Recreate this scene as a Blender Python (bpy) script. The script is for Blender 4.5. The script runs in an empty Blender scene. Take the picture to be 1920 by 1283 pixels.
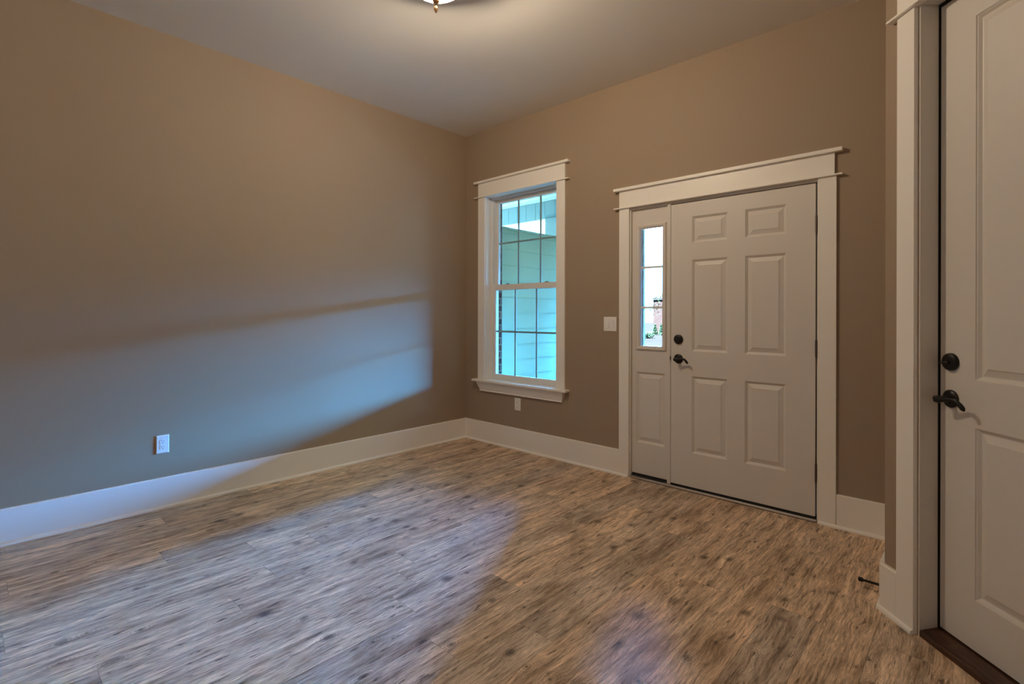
import bpy, bmesh, math, random
from mathutils import Matrix, Vector
random.seed(7)
S = bpy.context.scene
C = S.collection

# ------------------------------------------------------------------ camera
YAW, ROLL, FPX, HY = 0.7462, 0.0022, 956.956, 590.2
cam_d = bpy.data.cameras.new('camera')
cam = bpy.data.objects.new('camera', cam_d)
C.objects.link(cam)
fw = Vector((-math.sin(YAW), math.cos(YAW), 0)); rt = Vector((math.cos(YAW), math.sin(YAW), 0)); up = Vector((0, 0, 1))
r2 = rt * math.cos(ROLL) + up * math.sin(ROLL); u2 = -rt * math.sin(ROLL) + up * math.cos(ROLL)
M = Matrix((r2, u2, -fw)).transposed().to_4x4()
M.translation = Vector((3.8697, -3.4967, 1.2443))
cam.matrix_world = M
cam_d.sensor_width = 36.0
cam_d.lens = FPX / 1920 * 36.0
cam_d.shift_y = -(641.5 - HY) / 1920
cam_d.clip_start = 0.02
cam_d.clip_end = 400
S.camera = cam

# ------------------------------------------------------------------ view
S.view_settings.view_transform = 'Standard'
S.view_settings.look = 'None'
S.view_settings.gamma = 1.0
S.view_settings.use_curve_mapping = False
S.view_settings.exposure = 0.0
S.cycles.use_denoising = True
S.cycles.max_bounces = 12
S.cycles.diffuse_bounces = 6
S.cycles.glossy_bounces = 4
S.cycles.transmission_bounces = 8
S.cycles.transparent_max_bounces = 16
S.cycles.sample_clamp_indirect = 6.0
S.cycles.caustics_reflective = False
S.cycles.caustics_refractive = False

# ------------------------------------------------------------------ sky
SKY_POWER = 12.0
W = bpy.data.worlds.new('world'); S.world = W
W.use_nodes = True
nt = W.node_tree; nt.nodes.clear()
o_ = nt.nodes.new('ShaderNodeOutputWorld'); bg = nt.nodes.new('ShaderNodeBackground')
tc = nt.nodes.new('ShaderNodeTexCoord'); sp = nt.nodes.new('ShaderNodeSeparateXYZ'); cr = nt.nodes.new('ShaderNodeValToRGB')
nt.links.new(tc.outputs['Generated'], sp.inputs[0]); nt.links.new(sp.outputs['Z'], cr.inputs[0])
e = cr.color_ramp.elements
e[0].position = 0.0; e[0].color = (0.28, 0.68, 0.98, 1)
e[1].position = 0.6; e[1].color = (0.10, 0.30, 0.62, 1)
m1 = e.new(0.25); m1.color = (0.26, 0.60, 0.98, 1)
# added bright sky patch, bounded to throw blue light through the window
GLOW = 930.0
def wmath(op, *v):
    n = nt.nodes.new('ShaderNodeMath'); n.operation = op
    for i, q in enumerate(v):
        if isinstance(q, (int, float)): n.inputs[i].default_value = q
        else: nt.links.new(q, n.inputs[i])
    return n.outputs[0]
def wstep(v, a, b):
    n = nt.nodes.new('ShaderNodeMapRange'); n.interpolation_type = 'SMOOTHSTEP'
    nt.links.new(v, n.inputs[0]); n.inputs[1].default_value = a; n.inputs[2].default_value = b
    return n.outputs[0]
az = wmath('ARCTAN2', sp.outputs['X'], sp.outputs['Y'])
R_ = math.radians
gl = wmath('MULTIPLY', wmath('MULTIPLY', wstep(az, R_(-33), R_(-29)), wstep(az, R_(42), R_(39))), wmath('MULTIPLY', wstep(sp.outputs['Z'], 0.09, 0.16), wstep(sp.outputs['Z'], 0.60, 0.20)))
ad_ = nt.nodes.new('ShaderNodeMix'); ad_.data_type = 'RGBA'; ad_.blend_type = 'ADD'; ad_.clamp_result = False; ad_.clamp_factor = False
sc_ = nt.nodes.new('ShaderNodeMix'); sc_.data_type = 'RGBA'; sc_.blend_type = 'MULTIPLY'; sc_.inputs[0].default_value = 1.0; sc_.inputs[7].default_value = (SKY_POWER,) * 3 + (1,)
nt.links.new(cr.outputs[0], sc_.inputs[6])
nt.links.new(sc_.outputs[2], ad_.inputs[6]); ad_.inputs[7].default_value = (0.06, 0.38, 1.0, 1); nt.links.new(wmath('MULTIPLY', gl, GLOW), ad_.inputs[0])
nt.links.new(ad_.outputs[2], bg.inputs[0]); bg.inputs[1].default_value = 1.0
nt.links.new(bg.outputs[0], o_.inputs[0])
PI = math.pi

# late sun that reaches the front garden only
SUN = 1200.0
sd = bpy.data.lights.new('sun', 'SUN'); sd.energy = SUN; sd.angle = math.radians(3); sd.color = (0.92, 1.0, 1.0)
so = bpy.data.objects.new('sun', sd); C.objects.link(so)
so.rotation_euler = Vector((0.25, 0.55, -0.80)).to_track_quat('-Z', 'Y').to_euler()

# ------------------------------------------------------------------ helpers
def tag(o, label=None, cat=None, group=None, kind=None):
    if label: o['label'] = label
    if cat: o['category'] = cat
    if group: o['group'] = group
    if kind: o['kind'] = kind
    return o

def empty(name, loc=(0, 0, 0), rz=0.0, **k):
    o = bpy.data.objects.new(name, None); C.objects.link(o)
    o.empty_display_size = 0.1
    o.location = loc; o.rotation_euler = (0, 0, rz)
    return tag(o, **k)

def obj(name, bm, mat, parent=None, smooth=False, **k):
    me = bpy.data.meshes.new(name)
    bmesh.ops.recalc_face_normals(bm, faces=bm.faces[:])
    bm.to_mesh(me); bm.free()
    me.materials.append(mat)
    if smooth:
        for p in me.polygons: p.use_smooth = True
        me.set_sharp_from_angle(angle=math.radians(35))
    o = bpy.data.objects.new(name, me); C.objects.link(o)
    if parent: o.parent = parent
    return tag(o, **k)

def struct(name, bm, mat, parent=None, smooth=False):
    return obj(name, bm, mat, parent, smooth, kind=None if parent else 'structure')

def NB(): return bmesh.new()

def box(bm, x0, x1, y0, y1, z0, z1, bev=0.0):
    vs = [bm.verts.new((x, y, z)) for x in (x0, x1) for y in (y0, y1) for z in (z0, z1)]
    q = [(0, 1, 3, 2), (4, 6, 7, 5), (0, 4, 5, 1), (2, 3, 7, 6), (0, 2, 6, 4), (1, 5, 7, 3)]
    fs = [bm.faces.new([vs[i] for i in f]) for f in q]
    if bev > 0:
        es = {ed for f in fs for ed in f.edges}
        bmesh.ops.bevel(bm, geom=list(es), offset=bev, segments=2, profile=0.5, affect='EDGES')
    return bm

def prism(bm, prof, axis, a, b, ma=0.0, mb=0.0, mref=0.0):
    """prof: list of 2-D points; extrude along axis ('x': prof=(y,z), 'y': prof=(x,z), 'z': prof=(x,y)).
    ma / mb: mitre slopes, the end moves by slope*(first coordinate - mref)."""
    def P(p, t, m):
        t = t + m * (p[0] - mref)
        return {'x': (t, p[0], p[1]), 'y': (p[0], t, p[1]), 'z': (p[0], p[1], t)}[axis]
    A = [bm.verts.new(P(p, a, ma)) for p in prof]; B = [bm.verts.new(P(p, b, mb)) for p in prof]
    n = len(prof)
    for i in range(n):
        bm.faces.new((A[i], A[(i + 1) % n], B[(i + 1) % n], B[i]))
    bm.faces.new(A); bm.faces.new(B[::-1])
    return bm

def lathe(bm, prof, c=(0, 0, 0), axis='z', n=40, cap=True):
    """prof: list of (radius, height) along the axis"""
    rings = []
    for r, h in prof:
        ring = []
        for i in range(n):
            t = 2 * PI * i / n
            a, b = r * math.cos(t), r * math.sin(t)
            p = {'z': (a, b, h), 'y': (a, h, b), 'x': (h, a, b)}[axis]
            ring.append(bm.verts.new((p[0] + c[0], p[1] + c[1], p[2] + c[2])))
        rings.append(ring)
    for k in range(len(rings) - 1):
        for i in range(n):
            bm.faces.new((rings[k][i], rings[k][(i + 1) % n], rings[k + 1][(i + 1) % n], rings[k + 1][i]))
    if cap:
        bm.faces.new(rings[0]); bm.faces.new(rings[-1][::-1])
    return bm

def tube(bm, pts, radii, n=14, flat=1.0, upv=(0, 0, 1)):
    """sweep an ellipse (radius r across, r*flat along upv) through pts"""
    pts = [Vector(p) for p in pts]; rings = []
    for i, p in enumerate(pts):
        t = (pts[min(i + 1, len(pts) - 1)] - pts[max(i - 1, 0)]).normalized()
        u = Vector(upv); s = t.cross(u).normalized(); w = s.cross(t).normalized()
        r = radii[i] if isinstance(radii, (list, tuple)) else radii
        rings.append([bm.verts.new(p + s * (r * math.cos(2 * PI * k / n)) + w * (r * flat * math.sin(2 * PI * k / n))) for k in range(n)])
    for a, b in zip(rings, rings[1:]):
        for k in range(n): bm.faces.new((a[k], a[(k + 1) % n], b[(k + 1) % n], b[k]))
    bm.faces.new(rings[0]); bm.faces.new(rings[-1][::-1])
    return bm

# ------------------------------------------------------------------ materials
def mat(name):
    m = bpy.data.materials.new(name); m.use_nodes = True
    n = m.node_tree.nodes; b = n['Principled BSDF']
    return m, m.node_tree, b

def paint(name, col, rough=0.5, bump=0.0, scale=300.0, spec=0.4, var=0.03):
    m, t, b = mat(name)
    b.inputs['Roughness'].default_value = rough
    b.inputs['Specular IOR Level'].default_value = spec
    tc = t.nodes.new('ShaderNodeTexCoord')
    n = t.nodes.new('ShaderNodeTexNoise'); n.inputs['Scale'].default_value = 1.7; n.inputs['Detail'].default_value = 3
    t.links.new(tc.outputs['Object'], n.inputs['Vector'])
    mx = t.nodes.new('ShaderNodeMix'); mx.data_type = 'RGBA'
    mx.inputs[6].default_value = tuple(c * (1 - var) for c in col) + (1,)
    mx.inputs[7].default_value = tuple(min(1, c * (1 + var)) for c in col) + (1,)
    t.links.new(n.outputs['Fac'], mx.inputs[0]); t.links.new(mx.outputs[2], b.inputs['Base Color'])
    if bump > 0:
        n2 = t.nodes.new('ShaderNodeTexNoise'); n2.inputs['Scale'].default_value = scale; n2.inputs['Detail'].default_value = 2
        t.links.new(tc.outputs['Object'], n2.inputs['Vector'])
        bp = t.nodes.new('ShaderNodeBump'); bp.inputs['Strength'].default_value = bump; bp.inputs['Distance'].default_value = 0.002
        t.links.new(n2.outputs['Fac'], bp.inputs['Height']); t.links.new(bp.outputs[0], b.inputs['Normal'])
    return m

def metal(name, col, rough=0.35, metallic=1.0):
    m, t, b = mat(name)
    b.inputs['Base Color'].default_value = (*col, 1); b.inputs['Metallic'].default_value = metallic
    n = t.nodes.new('ShaderNodeTexNoise'); n.inputs['Scale'].default_value = 60
    mr = t.nodes.new('ShaderNodeMapRange'); mr.inputs['To Min'].default_value = rough * 0.8; mr.inputs['To Max'].default_value = rough * 1.2
    t.links.new(n.outputs['Fac'], mr.inputs['Value']); t.links.new(mr.outputs[0], b.inputs['Roughness'])
    return m

WALL = paint('taupe wall paint', (0.34, 0.252, 0.175), rough=0.6, bump=0.12, scale=220, spec=0.3)
CEIL = paint('white ceiling paint', (0.84, 0.82, 0.78), rough=0.9, bump=0.1, scale=120, spec=0.1)
TRIM = paint('white trim paint', (0.88, 0.845, 0.785), rough=0.38, spec=0.45, var=0.01)
DOOR = paint('white door paint', (0.70, 0.655, 0.60), rough=0.42, bump=0.05, scale=90, spec=0.45, var=0.015)
VINYL = paint('white window vinyl', (0.78, 0.77, 0.74), rough=0.35, var=0.01)
GRILLE = paint('grille bars grey', (0.42, 0.47, 0.47), rough=0.5, var=0.01)
PLASTIC = paint('white switch plastic', (0.85, 0.83, 0.80), rough=0.3, var=0.0)
SLOT = paint('dark slot', (0.01, 0.01, 0.01), rough=0.8, var=0.0)
BRONZE = metal('oil rubbed bronze', (0.004, 0.0025, 0.002), 0.42, 0.3)
HINGE = metal('worn hinge metal', (0.16, 0.13, 0.11), 0.45)
BLACK = paint('black rubber', (0.006, 0.006, 0.006), rough=0.6, var=0.0)
ALU = metal('mill aluminium', (0.62, 0.60, 0.58), 0.35)
BRASS = metal('antique brass', (0.42, 0.24, 0.10), 0.3)
GILT = paint('faded gilt stamp', (0.16, 0.12, 0.06), rough=0.5, var=0.1)
SILL_OUT = paint('porch trim', (0.0045, 0.005, 0.006), rough=0.6, spec=0.0)
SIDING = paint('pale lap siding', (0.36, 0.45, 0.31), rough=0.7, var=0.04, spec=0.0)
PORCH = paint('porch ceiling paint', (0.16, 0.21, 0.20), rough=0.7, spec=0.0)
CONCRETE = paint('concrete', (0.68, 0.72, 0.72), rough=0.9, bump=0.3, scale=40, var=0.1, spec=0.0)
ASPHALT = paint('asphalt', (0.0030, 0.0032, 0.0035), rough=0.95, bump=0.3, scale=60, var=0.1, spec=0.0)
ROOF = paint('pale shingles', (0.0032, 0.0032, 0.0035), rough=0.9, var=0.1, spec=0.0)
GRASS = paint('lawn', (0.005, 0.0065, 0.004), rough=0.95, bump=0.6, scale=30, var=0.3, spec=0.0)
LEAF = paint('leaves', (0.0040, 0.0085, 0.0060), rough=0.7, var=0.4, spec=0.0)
BARK = paint('bark', (0.10, 0.08, 0.06), rough=0.9, var=0.2)

def brown_wood():
    m, t, b = mat('dark stained threshold wood')
    tc = t.nodes.new('ShaderNodeTexCoord'); mp = t.nodes.new('ShaderNodeMapping'); mp.inputs['Scale'].default_value = (3, 60, 60)
    n = t.nodes.new('ShaderNodeTexNoise'); n.inputs['Scale'].default_value = 3; n.inputs['Detail'].default_value = 6
    c = t.nodes.new('ShaderNodeValToRGB'); c.color_ramp.elements[0].color = (0.020, 0.006, 0.003, 1); c.color_ramp.elements[1].color = (0.085, 0.034, 0.014, 1)
    c.color_ramp.elements[0].position = 0.3; c.color_ramp.elements[1].position = 0.7
    t.links.new(tc.outputs['Object'], mp.inputs[0]); t.links.new(mp.outputs[0], n.inputs['Vector'])
    t.links.new(n.outputs['Fac'], c.inputs[0]); t.links.new(c.outputs[0], b.inputs['Base Color'])
    b.inputs['Roughness'].default_value = 0.4
    return m
SILLWOOD = brown_wood()

def glass(name, tint):
    m = bpy.data.materials.new(name); m.use_nodes = True
    t = m.node_tree; t.nodes.clear()
    o = t.nodes.new('ShaderNodeOutputMaterial'); tr = t.nodes.new('ShaderNodeBsdfTransparent'); gl = t.nodes.new('ShaderNodeBsdfGlossy')
    fr = t.nodes.new('ShaderNodeFresnel'); fr.inputs['IOR'].default_value = 1.45; mx = t.nodes.new('ShaderNodeMixShader')
    tr.inputs[0].default_value = (*tint, 1); gl.inputs['Roughness'].default_value = 0.02
    ge = t.nodes.new('ShaderNodeNewGeometry'); fm = t.nodes.new('ShaderNodeMath'); fm.operation = 'MULTIPLY'; fi = t.nodes.new('ShaderNodeMath'); fi.operation = 'SUBTRACT'; fi.inputs[0].default_value = 1.0
    t.links.new(ge.outputs['Backfacing'], fi.inputs[1]); t.links.new(fr.outputs[0], fm.inputs[0]); t.links.new(fi.outputs[0], fm.inputs[1])
    t.links.new(fm.outputs[0], mx.inputs[0]); t.links.new(tr.outputs[0], mx.inputs[1]); t.links.new(gl.outputs[0], mx.inputs[2])
    t.links.new(mx.outputs[0], o.inputs[0])
    return m
GLASS = glass('window glass', (0.86, 0.95, 0.96))
SIDEGLASS = glass('sidelight glass', (0.93, 0.96, 0.97))

def bowl_glass():
    m = bpy.data.materials.new('frosted lamp glass'); m.use_nodes = True
    t = m.node_tree; t.nodes.clear()
    o = t.nodes.new('ShaderNodeOutputMaterial'); tr = t.nodes.new('ShaderNodeBsdfTransparent'); tl = t.nodes.new('ShaderNodeBsdfTranslucent')
    gl = t.nodes.new('ShaderNodeBsdfGlossy'); gl.inputs['Roughness'].default_value = 0.15
    tr.inputs[0].default_value = (0.95, 0.92, 0.86, 1); tl.inputs[0].default_value = (0.9, 0.93, 1.0, 1)
    a = t.nodes.new('ShaderNodeMixShader'); a.inputs[0].default_value = 0.35; b = t.nodes.new('ShaderNodeMixShader'); b.inputs[0].default_value = 0.06
    t.links.new(tr.outputs[0], a.inputs[1]); t.links.new(tl.outputs[0], a.inputs[2])
    t.links.new(a.outputs[0], b.inputs[1]); t.links.new(gl.outputs[0], b.inputs[2]); t.links.new(b.outputs[0], o.inputs[0])
    return m
BOWL = bowl_glass()

def brick(name, c1, c2, mortar, sc=1.0):
    m, t, b = mat(name)
    g = t.nodes.new('ShaderNodeNewGeometry')
    tc = t.nodes.new('ShaderNodeTexCoord'); s = t.nodes.new('ShaderNodeSeparateXYZ'); t.links.new(tc.outputs['Object'], s.inputs[0])
    ad = t.nodes.new('ShaderNodeMath'); ad.operation = 'ADD'; t.links.new(s.outputs['X'], ad.inputs[0]); t.links.new(s.outputs['Y'], ad.inputs[1])
    cb = t.nodes.new('ShaderNodeCombineXYZ'); t.links.new(ad.outputs[0], cb.inputs[0]); t.links.new(s.outputs['Z'], cb.inputs[1])
    br = t.nodes.new('ShaderNodeTexBrick'); br.inputs['Scale'].default_value = 1.0
    br.inputs['Brick Width'].default_value = 0.2 * sc; br.inputs['Row Height'].default_value = 0.067 * sc; br.inputs['Mortar Size'].default_value = 0.006 * sc
    br.inputs['Color1'].default_value = (*c1, 1); br.inputs['Color2'].default_value = (*c2, 1); br.inputs['Mortar'].default_value = (*mortar, 1)
    t.links.new(cb.outputs[0], br.inputs['Vector']); t.links.new(br.outputs['Color'], b.inputs['Base Color'])
    bp = t.nodes.new('ShaderNodeBump'); bp.inputs['Strength'].default_value = 0.6; bp.inputs['Distance'].default_value = 0.006; bp.invert = True
    t.links.new(br.outputs['Fac'], bp.inputs['Height']); t.links.new(bp.outputs[0], b.inputs['Normal'])
    b.inputs['Roughness'].default_value = 0.9; b.inputs['Specular IOR Level'].default_value = 0.0
    return m
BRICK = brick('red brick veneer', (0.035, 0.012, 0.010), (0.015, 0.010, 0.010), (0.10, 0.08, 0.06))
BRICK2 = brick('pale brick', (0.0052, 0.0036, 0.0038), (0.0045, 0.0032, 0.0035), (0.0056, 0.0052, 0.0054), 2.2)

def plank_floor():
    m, t, b = mat('rustic vinyl plank')
    N = t.nodes; Lk = t.links.new
    def math_(op, a, bb=None, c=None):
        n = N.new('ShaderNodeMath'); n.operation = op
        for i, v in enumerate((a, bb, c)):
            if v is None: continue
            if isinstance(v, (int, float)): n.inputs[i].default_value = v
            else: Lk(v, n.inputs[i])
        return n.outputs[0]
    def comb(x, y, z=0.0):
        n = N.new('ShaderNodeCombineXYZ')
        for i, v in enumerate((x, y, z)):
            if isinstance(v, (int, float)): n.inputs[i].default_value = v
            else: Lk(v, n.inputs[i])
        return n.outputs[0]
    def white(v):
        n = N.new('ShaderNodeTexWhiteNoise'); n.noise_dimensions = '2D'; Lk(v, n.inputs['Vector']); return n.outputs['Value']
    def noise(v, sc, det=4, dist=0.0, rough=0.55):
        n = N.new('ShaderNodeTexNoise'); n.inputs['Scale'].default_value = sc; n.inputs['Detail'].default_value = det
        n.inputs['Distortion'].default_value = dist; n.inputs['Roughness'].default_value = rough
        Lk(v, n.inputs['Vector']); return n.outputs['Fac']
    def ramp(v, stops):
        n = N.new('ShaderNodeValToRGB'); Lk(v, n.inputs[0]); el = n.color_ramp.elements
        el[0].position, el[0].color = stops[0][0], (*stops[0][1], 1); el[1].position, el[1].color = stops[-1][0], (*stops[-1][1], 1)
        for p, c in stops[1:-1]:
            k = el.new(p); k.color = (*c, 1)
        return n.outputs['Color']
    def mixc(fac, a, bb, mode='MIX'):
        n = N.new('ShaderNodeMix'); n.data_type = 'RGBA'; n.blend_type = mode
        if isinstance(fac, (int, float)): n.inputs[0].default_value = fac
        else: Lk(fac, n.inputs[0])
        for i, v in ((6, a), (7, bb)):
            if isinstance(v, tuple): n.inputs[i].default_value = (*v, 1)
            else: Lk(v, n.inputs[i])
        return n.outputs[2]
    tc = N.new('ShaderNodeTexCoord'); s = N.new('ShaderNodeSeparateXYZ'); Lk(tc.outputs['Object'], s.inputs[0])
    X, Y = s.outputs['X'], s.outputs['Y']
    PW, PL = 0.178, 1.22
    px = math_('DIVIDE', X, PW); ix = math_('FLOOR', px); fx = math_('SUBTRACT', px, ix)
    off = white(comb(ix, 3.7))
    py = math_('ADD', math_('DIVIDE', Y, PL), math_('MULTIPLY', off, 7.0)); iy = math_('FLOOR', py); fy = math_('SUBTRACT', py, iy)
    pid = white(comb(ix, iy)); pid2 = white(comb(math_('ADD', ix, 31.3), math_('ADD', iy, 17.9)))
    # plank-local coordinates shifted per plank
    lx = math_('ADD', X, math_('MULTIPLY', pid, 9.0)); ly = math_('ADD', Y, math_('MULTIPLY', pid2, 13.0))
    # knots: voronoi cells; the grain bends round them
    kv = comb(math_('MULTIPLY', lx, 6.6), math_('MULTIPLY', ly, 4.8))
    vo = N.new('ShaderNodeTexVoronoi'); vo.voronoi_dimensions = '2D'; vo.inputs['Scale'].default_value = 1.0; vo.inputs['Randomness'].default_value = 0.9; Lk(kv, vo.inputs['Vector'])
    kd = vo.outputs['Distance']
    ks = N.new('ShaderNodeSeparateColor'); Lk(vo.outputs['Color'], ks.inputs[0])
    kon = math_('GREATER_THAN', ks.outputs[0], 0.56)
    ksz = math_('MULTIPLY_ADD', math_('MULTIPLY', ks.outputs[1], ks.outputs[1]), 0.105, 0.034)
    kd2 = math_('ADD', kd, math_('MULTIPLY', math_('SUBTRACT', noise(comb(math_('MULTIPLY', lx, 55), math_('MULTIPLY', ly, 30)), 1.0, 4, 0.0, 0.7), 0.5), 0.10))
    kn = N.new('ShaderNodeMapRange'); kn.interpolation_type = 'SMOOTHSTEP'; kn.clamp = True
    Lk(math_('DIVIDE', kd2, ksz), kn.inputs['Value']); kn.inputs['From Min'].default_value = 0.25; kn.inputs['From Max'].default_value = 1.9
    kn.inputs['To Min'].default_value = 1.0; kn.inputs['To Max'].default_value = 0.0
    knot = math_('MULTIPLY', kn.outputs[0], kon)
    halo = N.new('ShaderNodeMapRange'); halo.interpolation_type = 'SMOOTHSTEP'; Lk(kd, halo.inputs['Value'])
    halo.inputs['From Min'].default_value = 0.05; halo.inputs['From Max'].default_value = 0.5; halo.inputs['To Min'].default_value = 1.0; halo.inputs['To Max'].default_value = 0.0
    halo_ = math_('MULTIPLY', halo.outputs[0], kon)
    gx = math_('ADD', lx, math_('MULTIPLY', halo_, 0.010))
    gx = math_('ADD', gx, math_('MULTIPLY', math_('SUBTRACT', noise(comb(math_('MULTIPLY', lx, 3.0), math_('MULTIPLY', ly, 1.6)), 1.0, 2), 0.5), 0.035))
    g1 = noise(comb(math_('MULTIPLY', gx, 30), math_('MULTIPLY', ly, 2.6)), 1.0, 6, 0.1, 0.66)
    g2 = noise(comb(math_('MULTIPLY', gx, 120), math_('MULTIPLY', ly, 7.0)), 1.0, 4, 0.1, 0.65)
    g3 = noise(comb(math_('MULTIPLY', lx, 7), math_('MULTIPLY', ly, 2.2)), 1.0, 4, 0.4, 0.6)
    g4 = noise(comb(math_('MULTIPLY', gx, 330), math_('MULTIPLY', ly, 22.0)), 1.0, 3, 0.0, 0.7)
    base = ramp(g1, [(0.28, (0.19, 0.130, 0.088)), (0.42, (0.49, 0.375, 0.275)), (0.56, (0.71, 0.56, 0.425)), (0.72, (0.90, 0.755, 0.60))])
    tint = ramp(g3, [(0.30, (0.62, 0.56, 0.50)), (0.50, (1.0, 1.0, 1.0)), (0.72, (1.22, 1.18, 1.14))])
    c = mixc(1.0, base, tint, 'MULTIPLY')
    streak = ramp(g2, [(0.32, (0.34, 0.30, 0.26)), (0.45, (0.92, 0.92, 0.92)), (0.62, (1.25, 1.25, 1.25))])
    c = mixc(0.9, c, streak, 'MULTIPLY')
    fine = ramp(g4, [(0.36, (0.62, 0.59, 0.56)), (0.64, (1.25, 1.25, 1.25))])
    c = mixc(0.8, c, fine, 'MULTIPLY')
    # dark elongated checks
    ck = noise(comb(math_('MULTIPLY', gx, 55), math_('MULTIPLY', ly, 9.0)), 1.0, 4, 0.5, 0.55)
    ckf = ramp(ck, [(0.61, (0.0, 0.0, 0.0)), (0.68, (1.0, 1.0, 1.0))])
    c = mixc(math_('MULTIPLY', ckf, 0.75), c, (0.055, 0.035, 0.024))
    # rings round each knot
    rg = math_('SINE', math_('MULTIPLY', kd2, 95.0))
    rgm = math_('MULTIPLY', math_('MULTIPLY', math_('MAXIMUM', rg, 0.0), math_('MULTIPLY', halo_, halo_)), 0.40)
    c = mixc(rgm, c, (0.10, 0.065, 0.042))
    c = mixc(math_('MULTIPLY', math_('MULTIPLY', knot, 0.9), math_('MULTIPLY_ADD', ks.outputs[2], 0.45, 0.5)), c, (0.045, 0.029, 0.020))
    # per-plank tone
    tone = ramp(pid, [(0.0, (0.80, 0.80, 0.82)), (0.35, (1.0, 0.97, 0.94)), (0.7, (1.10, 1.04, 0.97)), (1.0, (0.90, 0.83, 0.77))])
    c = mixc(1.0, c, tone, 'MULTIPLY')
    # joints
    ex = math_('MINIMUM', fx, math_('SUBTRACT', 1.0, fx)); ex = math_('MULTIPLY', ex, PW)
    ey = math_('MINIMUM', fy, math_('SUBTRACT', 1.0, fy)); ey = math_('MULTIPLY', ey, PL)
    ed = math_('MINIMUM', ex, ey)
    jr = N.new('ShaderNodeMapRange'); jr.interpolation_type = 'SMOOTHSTEP'; Lk(ed, jr.inputs['Value'])
    jr.inputs['From Min'].default_value = 0.0003; jr.inputs['From Max'].default_value = 0.0018; jr.inputs['To Min'].default_value = 1.0; jr.inputs['To Max'].default_value = 0.0
    c = mixc(math_('MULTIPLY', jr.outputs[0], 0.45), c, (0.05, 0.035, 0.025))
    Lk(c, b.inputs['Base Color'])
    rr = N.new('ShaderNodeMapRange'); Lk(g2, rr.inputs['Value']); rr.inputs['To Min'].default_value = 0.40; rr.inputs['To Max'].default_value = 0.62
    Lk(rr.outputs[0], b.inputs['Roughness']); b.inputs['Specular IOR Level'].default_value = 0.36
    h = math_('ADD', math_('MULTIPLY', g2, 0.7), math_('MULTIPLY', g4, 0.3)); h = math_('SUBTRACT', h, math_('MULTIPLY', jr.outputs[0], 0.8))
    bp = N.new('ShaderNodeBump'); bp.inputs['Strength'].default_value = 0.35; bp.inputs['Distance'].default_value = 0.0012
    Lk(h, bp.inputs['Height']); Lk(bp.outputs[0], b.inputs['Normal'])
    return m
FLOOR = plank_floor()

# ------------------------------------------------------------------ dimensions
H = 3.05
YR = -6.4            # rear wall
XR = 4.75            # wall behind the slanted one
TH = math.radians(-46.3)
U = Vector((math.cos(TH), math.sin(TH), 0)); NRM = Vector((math.sin(TH), -math.cos(TH), 0)); CD = -1.99765
OD = NRM * CD                                       # foot of the slanted wall's local frame
def dpt(u, n, z=0.0): return OD + U * u + NRM * n + Vector((0, 0, z))
UC = 3.067                                          # outside corner on the slanted wall
cor = dpt(UC, 0)                                    # world position of that corner
XA = cor.x
UEND = (XR - OD.x) / U.x                            # where the slanted wall meets the right wall
end = dpt(UEND, 0)

# ------------------------------------------------------------------ room shell
bm = NB(); f = [(-0.13, 0.14), (-0.13, YR - 0.13), (XR + 1.2, YR - 0.13), (XR + 1.2, 0.14)]
prism(bm, f, 'z', -0.12, 0.0)
floor = struct('floor', bm, FLOOR)
bm = NB(); prism(bm, f, 'z', H, H + 0.12)
struct('ceiling', bm, CEIL)

bm = NB(); box(bm, -0.13, 0.0, YR, 0.14, 0, H)
struct('wall_left', bm, WALL)

WX0, WX1, WZ0, WZ1 = 0.279, 1.173, 0.585, 2.402     # window rough opening
DX0, DX1, DZ1 = 1.862, 3.150, 2.064                 # front door opening
bm = NB()
for x0, x1, z0, z1 in ((0.0, WX0, 0, H), (WX0, WX1, 0, WZ0), (WX0, WX1, WZ1, H), (WX1, DX0, 0, H), (DX0, DX1, DZ1, H), (DX1, XA + 0.1, 0, H)):
    box(bm, x0, x1, 0.0, 0.14, z0, z1)
bmesh.ops.remove_doubles(bm, verts=bm.verts[:], dist=1e-5)
struct('wall_back', bm, WALL)

bm = NB(); prism(bm, [(XA, 0.0), (XA + 0.12, 0.0), (XA + 0.12, cor.y + 0.03), (XA, cor.y)], 'z', 0, H)
struct('wall_alcove', bm, WALL)

# slanted wall with the side door opening (local frame, x along the wall, y into the wall)
dg = empty('wall_right', OD, TH, kind='structure')
DU0, DU1, DH = 3.240, 4.180, 2.458
bm = NB()
for u0, u1, z0, z1 in ((UC, DU0, 0, H), (DU0, DU1, DH, H), (DU1, UEND, 0, H)):
    box(bm, u0, u1, 0.0, 0.14, z0, z1)
struct('slanted_panel', bm, WALL, dg)

WR = (-6.15, -5.55, 0.62, 1.45)                     # unseen window beside the camera, added for blue fill
bm = NB()
box(bm, XR, XR + 0.14, YR, WR[0], 0, H); box(bm, XR, XR + 0.14, WR[1], end.y, 0, H)
box(bm, XR, XR + 0.14, WR[0], WR[1], 0, WR[2]); box(bm, XR, XR + 0.14, WR[0], WR[1], WR[3], H)
struct('wall_side', bm, WALL)
bm = NB(); box(bm, -0.13, XR + 0.14, YR - 0.13, YR, 0, H)
struct('wall_rear', bm, WALL)

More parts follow.
